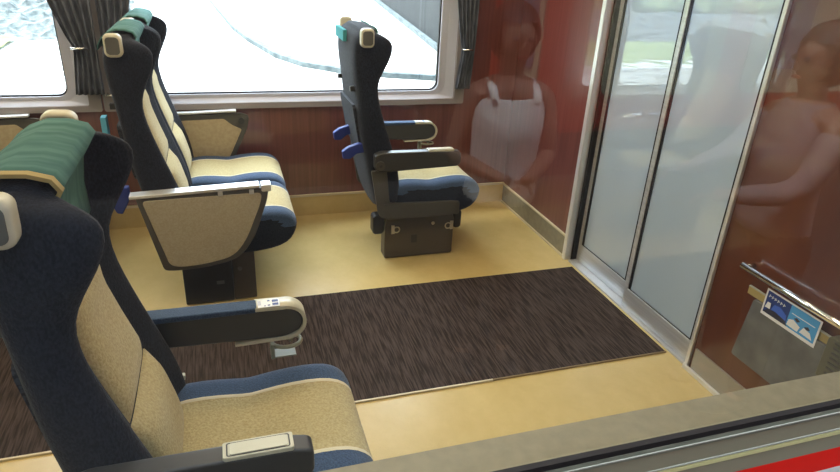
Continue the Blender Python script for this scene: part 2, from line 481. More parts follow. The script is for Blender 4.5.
# ------------------------------------------------------------------ seats
ROWS = [(.30, -.080, .03), (.36, -.10, .04), (.44, -.118, .045), (.52, -.134, .035), (.6, -.150, .015), (.7, -.17, -.02), (.8, -.182, -.052),
        (.88, -.190, -.075), (.95, -.197, -.085), (1.0, -.204, -.075), (1.06, -.21, -.045), (1.11, -.213, -.021), (1.16, -.21, -.014),
        (1.184, -.203, -.034), (1.202, -.19, -.066), (1.212, -.175, -.102)]
def rowat(z, k):
    for A, B in zip(ROWS, ROWS[1:]):
        if A[0] <= z <= B[0]:
            t = (z - A[0]) / (B[0] - A[0]); return A[k] * (1 - t) + B[k] * t
    return ROWS[-1][k] if z > 1 else ROWS[0][k]
def centre(z):
    b = rowat(z, 2)
    lo = b - .035
    hi = rowat(z, 1) + .085
    t = min(1, max(0, (z - .9) / .12))
    return lo * (1 - t) + hi * t

def mesh_backrest(hw=.245):
    bm = bmesh.new(); rings = []
    for i, (z, r, b) in enumerate(ROWS):
        h = hw - (.0 if z < .95 else 0) + (.012 if 1.0 < z < 1.24 else 0)
        if i >= len(ROWS) - 3: h -= (.006, .018, .04)[i - len(ROWS) + 3]
        c = centre(z)
        wing = .085 if z < .95 else .062
        d = max(.02, (b - r))
        side = [(0, r), (h * .55, r), (h - .045, r + .003), (h - .010, r + .018), (h, r + .35 * d + .01), (h, b - .38 * d), (h - .006, b - .022), (h - .024, b - .002),
                (h - .042, b - .006), (h - wing + .004, c + .008), (h - wing - .012, c), (h * .4, c), (0, c)]
        pts = [(y, x) for y, x in side] + [(-y, x) for y, x in side[-2:0:-1]]
        rings.append([bm.verts.new((x, y, z)) for y, x in pts])
    N = len(rings[0])
    for A, B in zip(rings, rings[1:]):
        for k in range(N):
            f = bm.faces.new((A[k], A[(k + 1) % N], B[(k + 1) % N], B[k])); f.smooth = True
    # closed top: shrink towards the middle twice
    prev = rings[-1]
    for s, dz in ((.93, .008), (.75, .014)):
        cx = sum(v.co.x for v in rings[-1]) / N
        nr = [bm.verts.new((cx + (v.co.x - cx) * s, v.co.y * (s * .5 + .5), ROWS[-1][0] + dz)) for v in rings[-1]]
        for k in range(N): bm.faces.new((prev[k], prev[(k + 1) % N], nr[(k + 1) % N], nr[k])).smooth = True
        prev = nr
    H = N // 2
    for k in range(H):
        a, b2, c2, d2 = prev[k], prev[k + 1], prev[(N - k - 1) % N], prev[(N - k) % N]
        vs = []
        for v in (a, b2, c2, d2):
            if v not in vs: vs.append(v)
        if len(vs) >= 3: bm.faces.new(vs).smooth = True
    lo = rings[0]
    for k in range(H):
        vs = []
        for v in (lo[k], lo[k + 1], lo[(N - k - 1) % N], lo[(N - k) % N]):
            if v not in vs: vs.append(v)
        if len(vs) >= 3: bm.faces.new(vs)
    return bm

def mesh_backpad(z0, z1, hw=.150, thick=.030, n=12):
    """cream pad sitting between the bolsters, puffed"""
    bm = bmesh.new(); rings = []
    for i in range(n + 1):
        t = i / n; z = z0 + (z1 - z0) * t
        c = centre(z)
        e = min(1, math.sin(PI * min(1, max(0, t)) ) * 2.2 + .12) if 0 < t < 1 else .12
        e = min(1, e)
        row = []
        for k in range(13):
            s = k / 12 * 2 - 1
            puff = thick * e * (1 - abs(s) ** 5 * .75)
            row.append(bm.verts.new((c + puff, s * hw, z)))
        rings.append(row)
    back = [[bm.verts.new((centre(z0 + (z1 - z0) * i / n) - .01, sy * hw, z0 + (z1 - z0) * i / n)) for sy in (-1, 1)] for i in range(n + 1)]
    for i in range(n):
        A, B = rings[i], rings[i + 1]
        for k in range(12): bm.faces.new((A[k], A[k + 1], B[k + 1], B[k])).smooth = True
        bm.faces.new((A[0], B[0], back[i + 1][0], back[i][0])).smooth = True
        bm.faces.new((A[12], back[i][1], back[i + 1][1], B[12])).smooth = True
    return bm

def mesh_cushion(hw=.232, band=.135):
    prof = [(-.02, .31), (-.02, .42), (.02, .455), (.10, .462), (.18, .452), (.215, .447), (.25, .455), (.33, .466), (.41, .466), (.46, .452), (.492, .422),
            (.502, .385), (.488, .335), (.455, .290), (.38, .262), (.25, .250), (.1, .250)]
    prof = [(x + .014 * min(1, max(0, x / .2)), z - .008) for x, z in prof]
    ys = [-hw, -hw + .004, -hw + .018, -hw + .045, -band - .03, -band - .003, -band, -band + .003, -band + .02, -.05, 0, .05, band - .02, band - .003, band, band + .003, band + .03, hw - .045, hw - .018, hw - .004, hw]
    bm = bmesh.new(); rings = []
    N = len(prof)
    for y in ys:
        e = hw - abs(y); d = 0
        if e < .045: d = .030 * (1 - math.sqrt(max(0, 1 - (1 - e / .045) ** 2)))
        q = inset(prof, d) if d > 0 else prof
        g = -.003 if abs(abs(y) - band) < .001 else 0
        dish = .010 * (1 - (abs(y) / hw) ** 2)
        rings.append([bm.verts.new((x, y, z - (g + dish if z > .40 else 0))) for x, z in q])
    for i, (A, B) in enumerate(zip(rings, rings[1:])):
        cream = abs((ys[i] + ys[i + 1]) / 2) < band
        for k in range(N):
            f = bm.faces.new((A[k], A[(k + 1) % N], B[(k + 1) % N], B[k])); f.smooth = True
            mz = (prof[k][1] + prof[(k + 1) % N][1]) / 2
            top = mz > .39
            front = prof[k][0] > .36 and mz > .32
            pip = abs(abs((ys[i] + ys[i + 1]) / 2) - band) < .002
            f.material_index = 3 if pip and (top or front) else (1 if (top or front) and cream else (2 if top else 0))
    bm.faces.new(rings[0]); bm.faces.new(rings[-1][::-1])
    return bm

def add_grip(parent, s):
    """square ring grip on the upper rear corner of the wing; s=-1 near side, +1 far side"""
    g = bmesh.new()
    o = rrect(-.186, -.122, 1.152, 1.238, .020); y0 = s * .240; y1 = s * .284
    ext(g, o, 'y', y0, y1, .010)
    gr = extobj('grip', M['creamplastic'], o, 'y', y0, y1, .010, parent); g.free()
    extobj('grip_inset', M['gripgrey'], rrect(-.178, -.130, 1.163, 1.227, .014), 'y', s * .283, s * .2865, .0015, gr)

def add_cover(parent, ya=-.172, yb=.180, m='green', name='head_cover', th=.004, lift=0.0, first=0):
    """cloth band draped over the top of the headrest between the grips"""
    prof = [(-.223, 1.165), (-.222, 1.180), (-.208, 1.205), (-.186, 1.224), (-.155, 1.238), (-.120, 1.237), (-.092, 1.228), (-.083, 1.212), (-.094, 1.190), (-.110, 1.16), (-.116, 1.10), (-.112, 1.03)][first:]
    bm = bmesh.new()
    n = 10
    ys = [ya + (yb - ya) * i / n for i in range(n + 1)]
    R1 = []; R2 = []
    for y in ys:
        wob = .0015 * math.sin(y * 40) + lift
        R1.append([bm.verts.new((x, y, z + wob)) for x, z in prof])
        q = []
        for i, (x, z) in enumerate(prof):
            a = Vector(prof[max(0, i - 1)]); b = Vector(prof[min(len(prof) - 1, i + 1)]); t = (b - a).normalized()
            n_ = Vector((-t.y, t.x)); q.append((x + n_.x * th, z + n_.y * th))
        R2.append([bm.verts.new((x, y, z + wob)) for x, z in q])
    for R_ in (R1, R2):
        for A, B in zip(R_, R_[1:]):
            for k in range(len(prof) - 1): bm.faces.new((A[k], A[k + 1], B[k + 1], B[k])).smooth = True
    for A, B in ((R1[0], R2[0]), (R1[-1], R2[-1])):
        for k in range(len(prof) - 1): bm.faces.new((A[k], A[k + 1], B[k + 1], B[k]))
    for k in (0, -1):
        for i in range(n): bm.faces.new((R1[i][k], R1[i + 1][k], R2[i + 1][k], R2[i][k]))
    return link(name, bm, M[m], parent)

def seat_unit(root, yc, suf=''):
    """one seat: backrest with pads, cushion, grips, head cover"""
    def put(o):
        o.location.y = yc; return o
    br = put(link('backrest', mesh_backrest(), M['navy'], root, subsurf=1))
    link('back_pad', mesh_backpad(.44, .665), M['cream'], br)
    link('back_pad', mesh_backpad(.668, .975, .138, .026), M['cream'], br)
    add_cover(br)
    put(link('seat_cushion', mesh_cushion(), [M['navy'], M['cream'], M['navy_top'], M['piping']], root, subsurf=1))
    for s in (-1, 1): add_grip(br, s)
    # hard lower back shell and coat hooks
    for s in (-1, 1):
        boxobj('coat_hook', M['dkplastic'], -.216, -.180, s * .165 - .01, s * .165 + .01, .93, .955, br, .003)
    # pocket with net
    bm = bmesh.new()
    P0 = rpoly([(-.17, .62), (.17, .62), (.17, .86), (-.17, .86)], .03)
    A = [bm.verts.new((rowat(z, 1) - .008 - .008 * (z - .62) / .24, y, z)) for y, z in P0]
    B = [bm.verts.new((rowat(z, 1) - .001, y, z)) for y, z in P0]
    bm.faces.new(A)
    for k in range(len(A)): bm.faces.new((A[k], A[(k + 1) % len(A)], B[(k + 1) % len(A)], B[k]))
    link('seat_pocket', bm, M['net'], br)
    return br

def strap(parent, y, x, z, hanging=False):
    """folded blue safety strap end: sticks out behind the seat, or hangs down as a tassel"""
    if hanging: pts = [(.03, .03), (-.02, .03), (-.032, .0), (-.045, -.045), (-.030, -.085), (-.008, -.090), (.018, -.045), (.032, -.01)]
    else: pts = [(.055, .030), (.0, .030), (-.055, .012), (-.085, -.010), (-.080, -.048), (-.045, -.050), (-.010, -.022), (.055, -.015)]
    return extobj('safety_strap', M['bluestrap'], rpoly([(x + a, z + b) for a, b in pts], .006), 'y', y - .016, y + .016, .005, parent)

def single_seat():
    root = empty('train_seat')
    br = seat_unit(root, 0)
    # right-hand arm (towards the platform): dark box with a cream plate on top
    a = extobj('armrest', M['dkplastic'], rpoly([(-.115, .635), (-.115, .565), (-.09, .545), (.33, .560), (.345, .575), (.345, .635), (.30, .645), (-.08, .648)], .014), 'y', -.302, -.252, .008, root)
    extobj('tablet_plate', M['creamplastic'], rpoly([(.165, -.300), (.305, -.300), (.305, -.254), (.165, -.254)], .006), 'z', .640, .652, .002, a)
    extobj('plate_lid', M['creamplastic'], rpoly([(.178, -.294), (.292, -.294), (.292, -.262), (.178, -.262)], .006), 'z', .652, .6545, .001, a)
    bm = bmesh.new()
    q = rpoly([(.172, -.297), (.298, -.297), (.298, -.259), (.172, -.259)], .006)
    q2 = inset(q, .003); n = len(q)
    A = [bm.verts.new((u, v, .6526)) for u, v in q]; B = [bm.verts.new((u, v, .6526)) for u, v in q2]
    for k in range(n): bm.faces.new((A[k], A[(k + 1) % n], B[(k + 1) % n], B[k]))
    link('lid_groove', bm, M['dkplastic'], a)
    bm = bmesh.new(); tube(bm, [(-.088, -.300, .583), (-.088, -.309, .583)], .024, 20)
    pv = link('arm_pivot', bm, M['greyplastic'], a)
    bm = bmesh.new(); tube(bm, [(-.088, -.308, .583), (-.088, -.312, .583)], .009, 12)
    link('pivot_bolt', bm, M['dkplastic'], pv)
    # left-hand arm: blue pad, round cream nose, label, cup holder
    b = extobj('armrest', M['dkplastic'], rpoly([(-.115, .64), (-.115, .555), (.34, .540), (.385, .56), (.395, .59), (.38, .625), (.34, .638)], [.02, .02, .03, .04, .04, .04, .03]), 'y', .258, .306, .006, root)
    extobj('arm_pad', M['navy_top'], rpoly([(-.110, .632), (.268, .632), (.268, .648), (-.110, .652)], .006), 'y', .256, .308, .005, b)
    nose = []
    for k in range(15):
        t = math.radians(100 - 190 * k / 14); nose.append((.345 + .058 * math.cos(t), .590 + .056 * math.sin(t)))
    outer = [(.262, .647)] + nose + [(.20, .531)]
    inner = [(.20, .537)] + [(.345 + .049 * math.cos(math.radians(100 - 190 * k / 14)), .590 + .047 * math.sin(math.radians(100 - 190 * k / 14))) for k in range(14, -1, -1)] + [(.262, .638)]
    bm = bmesh.new()
    L1 = outer; L2 = inner[::-1]
    V = [[bm.verts.new((u, y, v)) for u, v in L] for L, y in ((L1, .254), (L1, .310), (L2, .310), (L2, .254))]
    n = min(len(L1), len(L2))
    for i in range(4):
        A, B = V[i], V[(i + 1) % 4]
        for k in range(n - 1): bm.faces.new((A[k], A[k + 1], B[k + 1], B[k])).smooth = (i in (0, 2))
    for k in (0, n - 1): bm.faces.new([V[i][k] for i in range(4)])
    link('arm_nose', bm, M['creamplastic'], b)
    lb = boxobj('instruction_label', M['print_white'], .270, .330, .256, .296, .6488, .6496, b)
    bm = bmesh.new()
    for (u, v, du, dv) in ((.310, .262, .017, .013), (.310, .280, .017, .013), (.297, .262, .007, .006), (.297, .286, .007, .007), (.287, .261, .005, .004)):
        box(bm, u, u + du, v, v + dv, .6496, .6499)
    for k in range(4): box(bm, .271, .279, .270 + k * .006, .2715 + k * .006, .6496, .6499)
    link('label_print', bm, M['print_navy'], lb)
    bm = bmesh.new()
    pts = [(.345 + .042 * math.cos(t), .282 + .034 * math.sin(t), .512) for t in [2 * PI * k / 20 for k in range(20)]]
    tube(bm, pts, .006, 8, closed=True)
    tube(bm, [(.335, .282, .545), (.345, .282, .53), (.36, .282, .515)], .010, 8)
    box(bm, .298, .308, .256, .308, .470, .518)
    box(bm, .298, .37, .262, .302, .468, .472)
    link('cup_holder', bm, M['cup'], b)
    # side frames
    for s in (-1, 1):
        f = extobj('side_frame', M['greyplastic'], rpoly([(-.125, .545), (-.045, .550), (-.025, .36), (.33, .350), (.37, .345), (.37, .272), (-.045, .268), (-.085, .30)], [.01, .02, .02, .02, .012, .012, .03, .02]), 'y', s * .252, s * .272, .004, root)
        boxobj('frame_flap', M['greyplastic'], -.055, .02, s * .272 if s < 0 else .272, s * .278, .352, .362, f)
    boxobj('recline_lever', M['creamplastic'], -.01, .055, .274, .292, .425, .441, root, .003)
    # pedestal
    ped = extobj('pedestal', M['brownbox'], rpoly([(-.03, .004), (.37, .004), (.37, .22), (.34, .285), (0, .285), (-.03, .24)], .012), 'y', -.205, -.12, .006, root)
    for x0, x1 in ((-.095, -.032), (.372, .420)):
        extobj('end_pod', M['blackbox'], rrect(x0, x1, .15, .262, .02), 'y', -.192, -.125, .008, ped)
    for x in (.035, .335):
        bm = bmesh.new()
        pts = [(x + .017 * math.cos(t), -.2095, .178 + .017 * math.sin(t)) for t in [2 * PI * k / 16 for k in range(16)]]
        tube(bm, pts, .004, 6, closed=True)
        box(bm, x - .03 if x < .2 else x + .012, x - .012 if x < .2 else x + .03, -.2125, -.2055, .155, .205)
        link('latch', bm, M['steel'], ped)
    bm = bmesh.new(); tube(bm, [(.245, -.2055, .20), (.245, -.210, .20)], .010, 12); link('bolt', bm, M['steel'], ped)
    boxobj('slot', M['blackbox'], .12, .155, -.2075, -.2055, .09, .14, ped)
    return root, br

def console_outline(sc=1.0):
    return [(-.16, .592), (.385, .600), (.375, .54), (.31, .36), (.235, .262), (.10, .236), (-.02, .230), (-.085, .236)]

def double_seat():
    root = empty('double_train_seat')
    y1, y2 = -.765, -.275
    for y in (y1, y2): seat_unit(root, y)
    # outer console with folded table
    con = extobj('side_console', M['greyplastic'], rpoly(console_outline(), [.02, .02, .05, .15, .06, .05, .03, .02]), 'y', -1.060, -1.016, .006, root)
    pan = rpoly([(-.135, .572), (.355, .580), (.345, .53), (.275, .36), (.215, .282), (.10, .256), (-.01, .250), (-.058, .262)], [.02, .03, .06, .12, .06, .05, .03, .03])
    extobj('console_panel', M['creampanel'], pan, 'y', -1.064, -1.058, .002, con)
    rl = extobj('top_rail', M['alu_light'], rpoly([(-.18, .598), (.345, .618), (.345, .604), (-.18, .584)], .003), 'y', -1.070, -1.012, .003, con)
    extobj('rail_cap', M['alu_light'], rpoly([(.350, .616), (.395, .618), (.395, .585), (.352, .585)], .008), 'y', -1.070, -1.012, .004, con)
    for x in (.17, .30): boxobj('hinge', M['alu'], x, x + .02, -1.072, -1.066, .578, .600, con, .001)
    # inner console at the wall
    inn = extobj('wall_console', M['greyplastic'], rpoly([(-.16, .668), (.31, .680), (.36, .665), (.35, .60), (.28, .45), (.20, .30), (-.10, .30)], [.02, .02, .02, .03, .05, .04, .03]), 'y', -.020, -.036, .004, root)
    extobj('console_panel', M['tanpanel'], rpoly([(-.14, .64), (.22, .648), (.265, .61), (.315, .585), (.25, .45), (.18, .32), (-.09, .32)], .01), 'y', -.0385, -.0355, .001, inn)
    extobj('top_rail', M['alu_light'], rpoly([(-.18, .676), (.29, .688), (.29, .700), (-.18, .688)], .003), 'y', -.052, -.014, .003, inn)
    bm = bmesh.new(); tube(bm, [(.315, -.036, .635), (.315, -.046, .635)], .018, 16); link('knob', bm, M['dkplastic'], inn)
    # pedestal with a brown skirt
    ped = extobj('pedestal', M['blackbox'], rpoly([(-.02, .004), (.20, .004), (.20, .30), (-.02, .30)], .008), 'y', -.98, -.10, .005, root)
    extobj('pedestal_cover', M['brownbox'], rpoly([(.2005, .004), (.305, .004), (.305, .30), (.2005, .30)], .008), 'y', -.975, -.105, .005, ped)
    boxobj('name_plate', M['gripgrey'], .125, .16, -.9815, -.9798, .10, .118, ped)
    bm = bmesh.new(); tube(bm, [(.235, -.974, .17), (.235, -.980, .17)], .010, 12); link('bolt', bm, M['gripgrey'], ped)
    s = strap(root, -.985, -.215, .585, True)
    tg = boxobj('blue_tag', M['lightblue'], -.256, -.236, -.95, -.90, .80, .90, root)
    return root

proto, br = single_seat()
proto.location = (-2.04, -2.395, 0)
tag(proto, 'large single train seat in the foreground, cream and navy, by the near window', 'seat', 'single train seats')
s2 = copy_tree(proto); s2.location = (-1.0, -.50, 0)
[o for o in proto.children if o.name.startswith('seat_cushion')][0].location.z = .016
br.rotation_euler.y = .030; br.location.z = -.028; br.scale.x = 1.13; br.location.x = .008
br2 = [o for o in s2.children if o.name.startswith('backrest')][0]
for o in list(br2.children):
    if o.name.startswith('head_cover'): bpy.data.objects.remove(o)
add_cover(br2, first=6)
tag(boxobj('cover_flap', M['tealflap'], -.2265, -.208, -.05, .16, 1.150, 1.205, br2, .003), 'pale teal corner of the head cover hanging behind')
add_cover(br, -.190, -.1725, 'mustard', 'headrest_trim', .007, .002)
tag(s2, 'single train seat on a low box pedestal in front of the far window', 'seat', 'single train seats')
for y in (-.12, .14): strap(s2, y - .06, -.175, .64 if y < 0 else .665)
d1 = double_seat(); d1.location = (-2.04, 0, 0)
tag(d1, 'double train seat with cream side console between aisle carpet and far window', 'seat', 'double train seats')
d2 = copy_tree(d1); d2.location = (-3.08, 0, 0)
tag(d2, 'double train seat at the left edge, mostly hidden, one tan wall console visible', 'seat', 'double train seats')

# ------------------------------------------------------------------ curtains
def curtain(label, xt0, xt1, hx, hz, xb0, xb1, z0=.80, z1=1.84, folds=5, side=1):
    bm = bmesh.new(); cols = 40; rows = 30; F = []; B = []
    for i in range(rows + 1):
        z = z1 + (z0 - z1) * i / rows
        if z > hz:
            t = ((z - hz) / (z1 - hz)) ** .8
            a, b = hx[0] * (1 - t) + xt0 * t, hx[1] * (1 - t) + xt1 * t
        else:
            t = (hz - z) / (hz - z0); a, b = hx[0] * (1 - t) + xb0 * t, hx[1] * (1 - t) + xb1 * t
        rowf = []; rowb = []
        for k in range(cols + 1):
            s = k / cols; x = a + (b - a) * s
            y = -.050 + .014 * math.sin(s * folds * 2 * PI + .8 * math.sin(z * 3)) + .004 * math.sin(s * 31 + z * 5)
            rowf.append(bm.verts.new((x, y - .0015, z))); rowb.append(bm.verts.new((x, y + .0015, z)))
        F.append(rowf); B.append(rowb)
    for G in (F, B):
        for A, C_ in zip(G, G[1:]):
            for k in range(cols): bm.faces.new((A[k], A[k + 1], C_[k + 1], C_[k])).smooth = True
    for i in range(rows):
        for k in (0, -1): bm.faces.new((F[i][k], F[i + 1][k], B[i + 1][k], B[i][k]))
    for k in range(cols):
        for i in (0, -1): bm.faces.new((F[i][k], F[i][k + 1], B[i][k + 1], B[i][k]))
    root = empty('curtain', ((xt0 + xt1) / 2, -.05, z1)); tag(root, label, 'curtain', 'window curtains')
    o = link('curtain_cloth', bm, M['curtain'], root); o.location = (-(xt0 + xt1) / 2, .05, -z1)
    return root
def tieback(root, x0, x1, z):
    bm = bmesh.new(); tube(bm, [(x0, -.078, z), (x1, -.078, z)], .0055, 10); tube(bm, [(x0, -.078, z), (x0, -.03, z)], .005, 10)
    o = link('tieback_hook', bm, M['chrome'], root); o.location = -root.location
c = curtain('dark grey curtain tied back at the left window edge', -2.74, -2.400, (-2.52, -2.412), 1.04, -2.55, -2.412, side=1)
tieback(c, -2.53, -2.455, 1.04)
c = curtain('dark grey curtain behind the double seat, left of the wide window', -2.385, -2.15, (-2.385, -2.27), 1.04, -2.385, -2.25)
tieback(c, -2.40, -2.34, .80)
c = curtain('narrow grey curtain tied back at the right end of the wide window', -.52, -.31, (-.40, -.32), 1.04, -.43, -.33)
tieback(c, -.395, -.34, 1.04)

# ------------------------------------------------------------------ end wall fittings on the right
root = empty('grab_rail', (0, -2.07, .56)); tag(root, 'polished chrome grab rail on the brown end wall right of the doors', 'rail')
def lchild(o, r): o.location = -r.location; return o
bm = bmesh.new(); tube(bm, [(-.045, -2.118, .585), (-.045, -2.80, .585)], .0125, 14)
lchild(link('rail_tube', bm, M['chrome'], root), root)
for y in (-2.13, -2.76):
    bm = bmesh.new(); tube(bm, [(0, y, .585), (-.04, y, .585)], .008, 10); lchild(link('rail_bracket', bm, M['chrome'], root), root)
root = empty('wall_holder', (0, -2.5, .22)); tag(root, 'grey wall holder board under the chrome grab rail', 'holder')
bm = bmesh.new()
ext(bm, rpoly([(-2.19, .482), (-2.165, .225), (-2.80, .225), (-2.80, .482)], .012), 'x', -.026, -.0108, .003)
lchild(link('front_board', bm, M['pouch'], root), root)
bm = bmesh.new(); box(bm, -.018, -.0105, -2.80, -2.150, .484, .512)
lchild(link('backing_strip', bm, M['mustard'], root), root)
bm = bmesh.new(); box(bm, -.019, -.0105, -2.80, -2.150, .5125, .516)
lchild(link('strip_edge', bm, M['linewhite'], root), root)
root = empty('ribbed_box', (0, -2.6, .3)); tag(root, 'dark olive ribbed box at the right edge over the grey holder', 'box')
bm = bmesh.new(); ext(bm, rrect(-2.79, -2.525, .40, .552, .012), 'x', -.075, -.0265, .004)
lchild(link('box_body', bm, M['rib'], root), root)
for k in range(8):
    bm = bmesh.new(); box(bm, -.079, -.0748, -2.78, -2.553, .412 + k * .018, .418 + k * .018)
    lchild(link('rib', bm, M['greyplastic'], root), root)
# brochure: landscape card, navy half and sky-blue half with two white ship-like pictures
root = empty('brochure', (-.045, -2.32, .5)); tag(root, 'blue and white travel brochure propped under the chrome grab rail', 'brochure')
BX = -.0265
def card(name, m, polys, d):
    for P_ in polys:
        bm = bmesh.new()
        a = [bm.verts.new((BX - d, y - .028, z)) for y, z in P_]; b = [bm.verts.new((BX - d + .0004, y - .028, z)) for y, z in P_]
        bm.faces.new(a); bm.faces.new(b[::-1])
        for k in range(len(P_)): bm.faces.new((a[k], a[(k + 1) % len(P_)], b[(k + 1) % len(P_)], b[k]))
        lchild(link(name, bm, m, root), root)
def R4(y0, y1, z0, z1): return [(y0, z0), (y1, z0), (y1, z1), (y0, z1)]
card('brochure_card', M['print_white'], [R4(-2.205, -2.432, .450, .552)], 0)
card('brochure_picture', M['print_navy'], [R4(-2.212, -2.312, .462, .546)], .0006)
card('brochure_picture', M['print_blue'], [R4(-2.312, -2.425, .462, .546)], .0006)
card('brochure_photo', M['print_mid'], [[(-2.24, .480), (-2.25, .508), (-2.275, .512), (-2.305, .497), (-2.308, .478)]], .0012)
card('brochure_photo', M['print_dark'], [[(-2.214, .463), (-2.23, .482), (-2.26, .486), (-2.305, .478), (-2.318, .463)], [(-2.335, .505), (-2.345, .513), (-2.36, .506), (-2.35, .498)], [(-2.378, .498), (-2.392, .506), (-2.402, .498), (-2.39, .492)]], .0014)
card('brochure_photo', M['print_white'], [[(-2.216, .482), (-2.222, .505), (-2.236, .506), (-2.238, .484)], [(-2.315, .470), (-2.318, .492), (-2.335, .500), (-2.365, .488), (-2.36, .468)], [(-2.368, .472), (-2.378, .495), (-2.405, .490), (-2.418, .470)]], .0018)
for k in range(6):
    y = -2.220 - k * .0125; z = .524 - k * .0006
    card('brochure_stroke', M['print_white'], [[(y, z), (y - .002, z + .011), (y - .0045, z + .011), (y - .0025, z)]], .0016)
    card('brochure_stroke', M['print_white'], [[(y - .001, z + .006), (y - .0095, z + .008), (y - .0095, z + .0055), (y - .001, z + .0035)]], .0018)
card('brochure_stroke', M['print_white'], [R4(-2.322, -2.415, .5175, .5200)], .0016)

# ------------------------------------------------------------------ outdoors beyond the far windows
GZ = -1.2
bm = bmesh.new(); box(bm, -60, 60, .6, 80, GZ - .1, GZ)
struct(link('ground', bm, M['ballast']))
def strip(bm, path, half, z0, z1):
    P_ = [Vector((x, y, 0)) for x, y in path]; L = []; R_ = []
    for i, p in enumerate(P_):
        d = (P_[min(i + 1, len(P_) - 1)] - P_[max(0, i - 1)]).normalized(); n_ = Vector((-d.y, d.x, 0)) * half
        L.append(p + n_); R_.append(p - n_)
    V = [[bm.verts.new((q.x, q.y, z)) for q in Q] for Q, z in ((L, z0), (L, z1), (R_, z1), (R_, z0))]
    for i in range(4):
        A, B = V[i], V[(i + 1) % 4]
        for k in range(len(path) - 1): bm.faces.new((A[k], A[k + 1], B[k + 1], B[k]))
    for k in (0, -1): bm.faces.new([V[i][k] for i in range(4)])
bm = bmesh.new()
strip(bm, [(-2.2, 34), (-1.7, 26), (-1.2, 19), (-.87, 16.4), (-.32, 13.4), (.2, 12.1), (.98, 11.2), (2.0, 10.6), (3.1, 10.2), (5, 9.9), (9, 9.8)], .11, GZ, GZ + .12)
tag(link('kerb', bm, M['kerbstone']), 'curved grey kerb crossing the bright ground outside the wide window', 'kerb')
# grass, rock bank, hillside on the left
def terrain(name, m, x0, x1, y0, y1, zf, nx=60, ny=30, amp=.3, fr=1.0):
    bm = bmesh.new(); G = []
    for j in range(ny + 1):
        row = []
        for i in range(nx + 1):
            x = x0 + (x1 - x0) * i / nx; y = y0 + (y1 - y0) * j / ny
            row.append(bm.verts.new((x, y, zf(x, y) + amp * noise.noise(Vector((x * fr, y * fr, 3))) * min(1, j / 3))))
        G.append(row)
    for A, B in zip(G, G[1:]):
        for k in range(nx): bm.faces.new((A[k], A[k + 1], B[k + 1], B[k]))
    return link(name, bm, m)
tag(terrain('stone_edging', M['stone_strip'], -30, -7.4, 8.9, 11.4, lambda x, y: GZ + .03, 60, 8, .02, 3), 'strip of pale stones along the edge of the grass outside', 'stones', kind='stuff')
tag(terrain('grass', M['grass'], -34, -7.0, 11.3, 16.2, lambda x, y: GZ - .03 + (y - 11.3) * .03, 80, 20, .08, 2), 'light green grass strip outside the left window', 'grass', kind='stuff')
tag(terrain('rock_bank', M['rock'], -44, -4.5, 16.0, 21.5, lambda x, y: GZ - .06 + (y - 16) * .13, 200, 44, .28, 2.6), 'grey stony bank rising behind the grass', 'bank', kind='stuff')
struct(terrain('hillside', M['grass'], -60, -8.5, 23, 60, lambda x, y: GZ - .6 + (y - 23) * .33, 80, 30, .9, .25))
def shrub(x, y, z, r, label, group, n=260):
    bm = bmesh.new()
    for k in range(n):
        d = Vector((random.gauss(0, 1), random.gauss(0, 1), random.gauss(0, 1))).normalized()
        rr = r * (.55 + .45 * random.random())
        p = Vector((d.x * rr, d.y * rr, abs(d.z) * rr * .85))
        s = r * (.10 + .08 * random.random())
        a = d.cross(Vector((random.random(), random.random(), random.random()))).normalized() * s; b = d.cross(a).normalized() * s * .8 + d * s * .4
        bm.faces.new([bm.verts.new(p + a), bm.verts.new(p + b), bm.verts.new(p - a), bm.verts.new(p - b)])
    root = empty('shrub', (x, y, z)); tag(root, label, 'shrub', group)
    link('foliage', bm, M['leaf'], root)
    bm = bmesh.new()
    for k in range(3):
        a = k * 2.1; tube(bm, [(0, 0, -.3), (math.cos(a) * r * .3, math.sin(a) * r * .3, r * .6)], r * .03, 6)
    link('stem', bm, M['bark'], root)
for k in range(30):
    x = -52 + (k % 15) * 2.9 + (k // 15) * 1.45 + random.uniform(-.15, .15); y = 23.2 + (k // 15) * 3.0 + random.uniform(-.1, .1)
    shrub(x, y, GZ + .1 + max(0, (y - 23) * .33), random.uniform(1.15, 1.32), 'leafy green shrub in the row on the slope behind the stony bank', 'shrubs on the slope behind the rocks')
shrub(-.2, 27.5, GZ + .9, 1.0, 'small leafy shrub standing on the bright ground outside the wide window', None)
shrub(2.6, 25.5, GZ + .9, .8, 'smaller leafy shrub nearer the concrete wall outside', None)
# concrete wall on the right, darkened to stand in for shade
root = empty('concrete_wall', (4.7, 14.0, GZ)); tag(root, 'concrete retaining wall, shade put into its dark colour, seen through the right corner of the wide window', 'wall')
bm = bmesh.new(); strip(bm, [(4.15, 10.8), (4.7, 15.1), (7.1, 33.5)], .15, GZ, GZ + 6.5)
bmesh.ops.translate(bm, verts=bm.verts, vec=(.15, 0, 0))
lchild(link('wall_body', bm, M['concrete'], root), root)
bm = bmesh.new(); strip(bm, [(4.08, 10.8), (4.63, 15.1), (7.0, 33.5)], .10, GZ, GZ + .14)
lchild(link('footing', bm, M['kerbstone'], root), root)

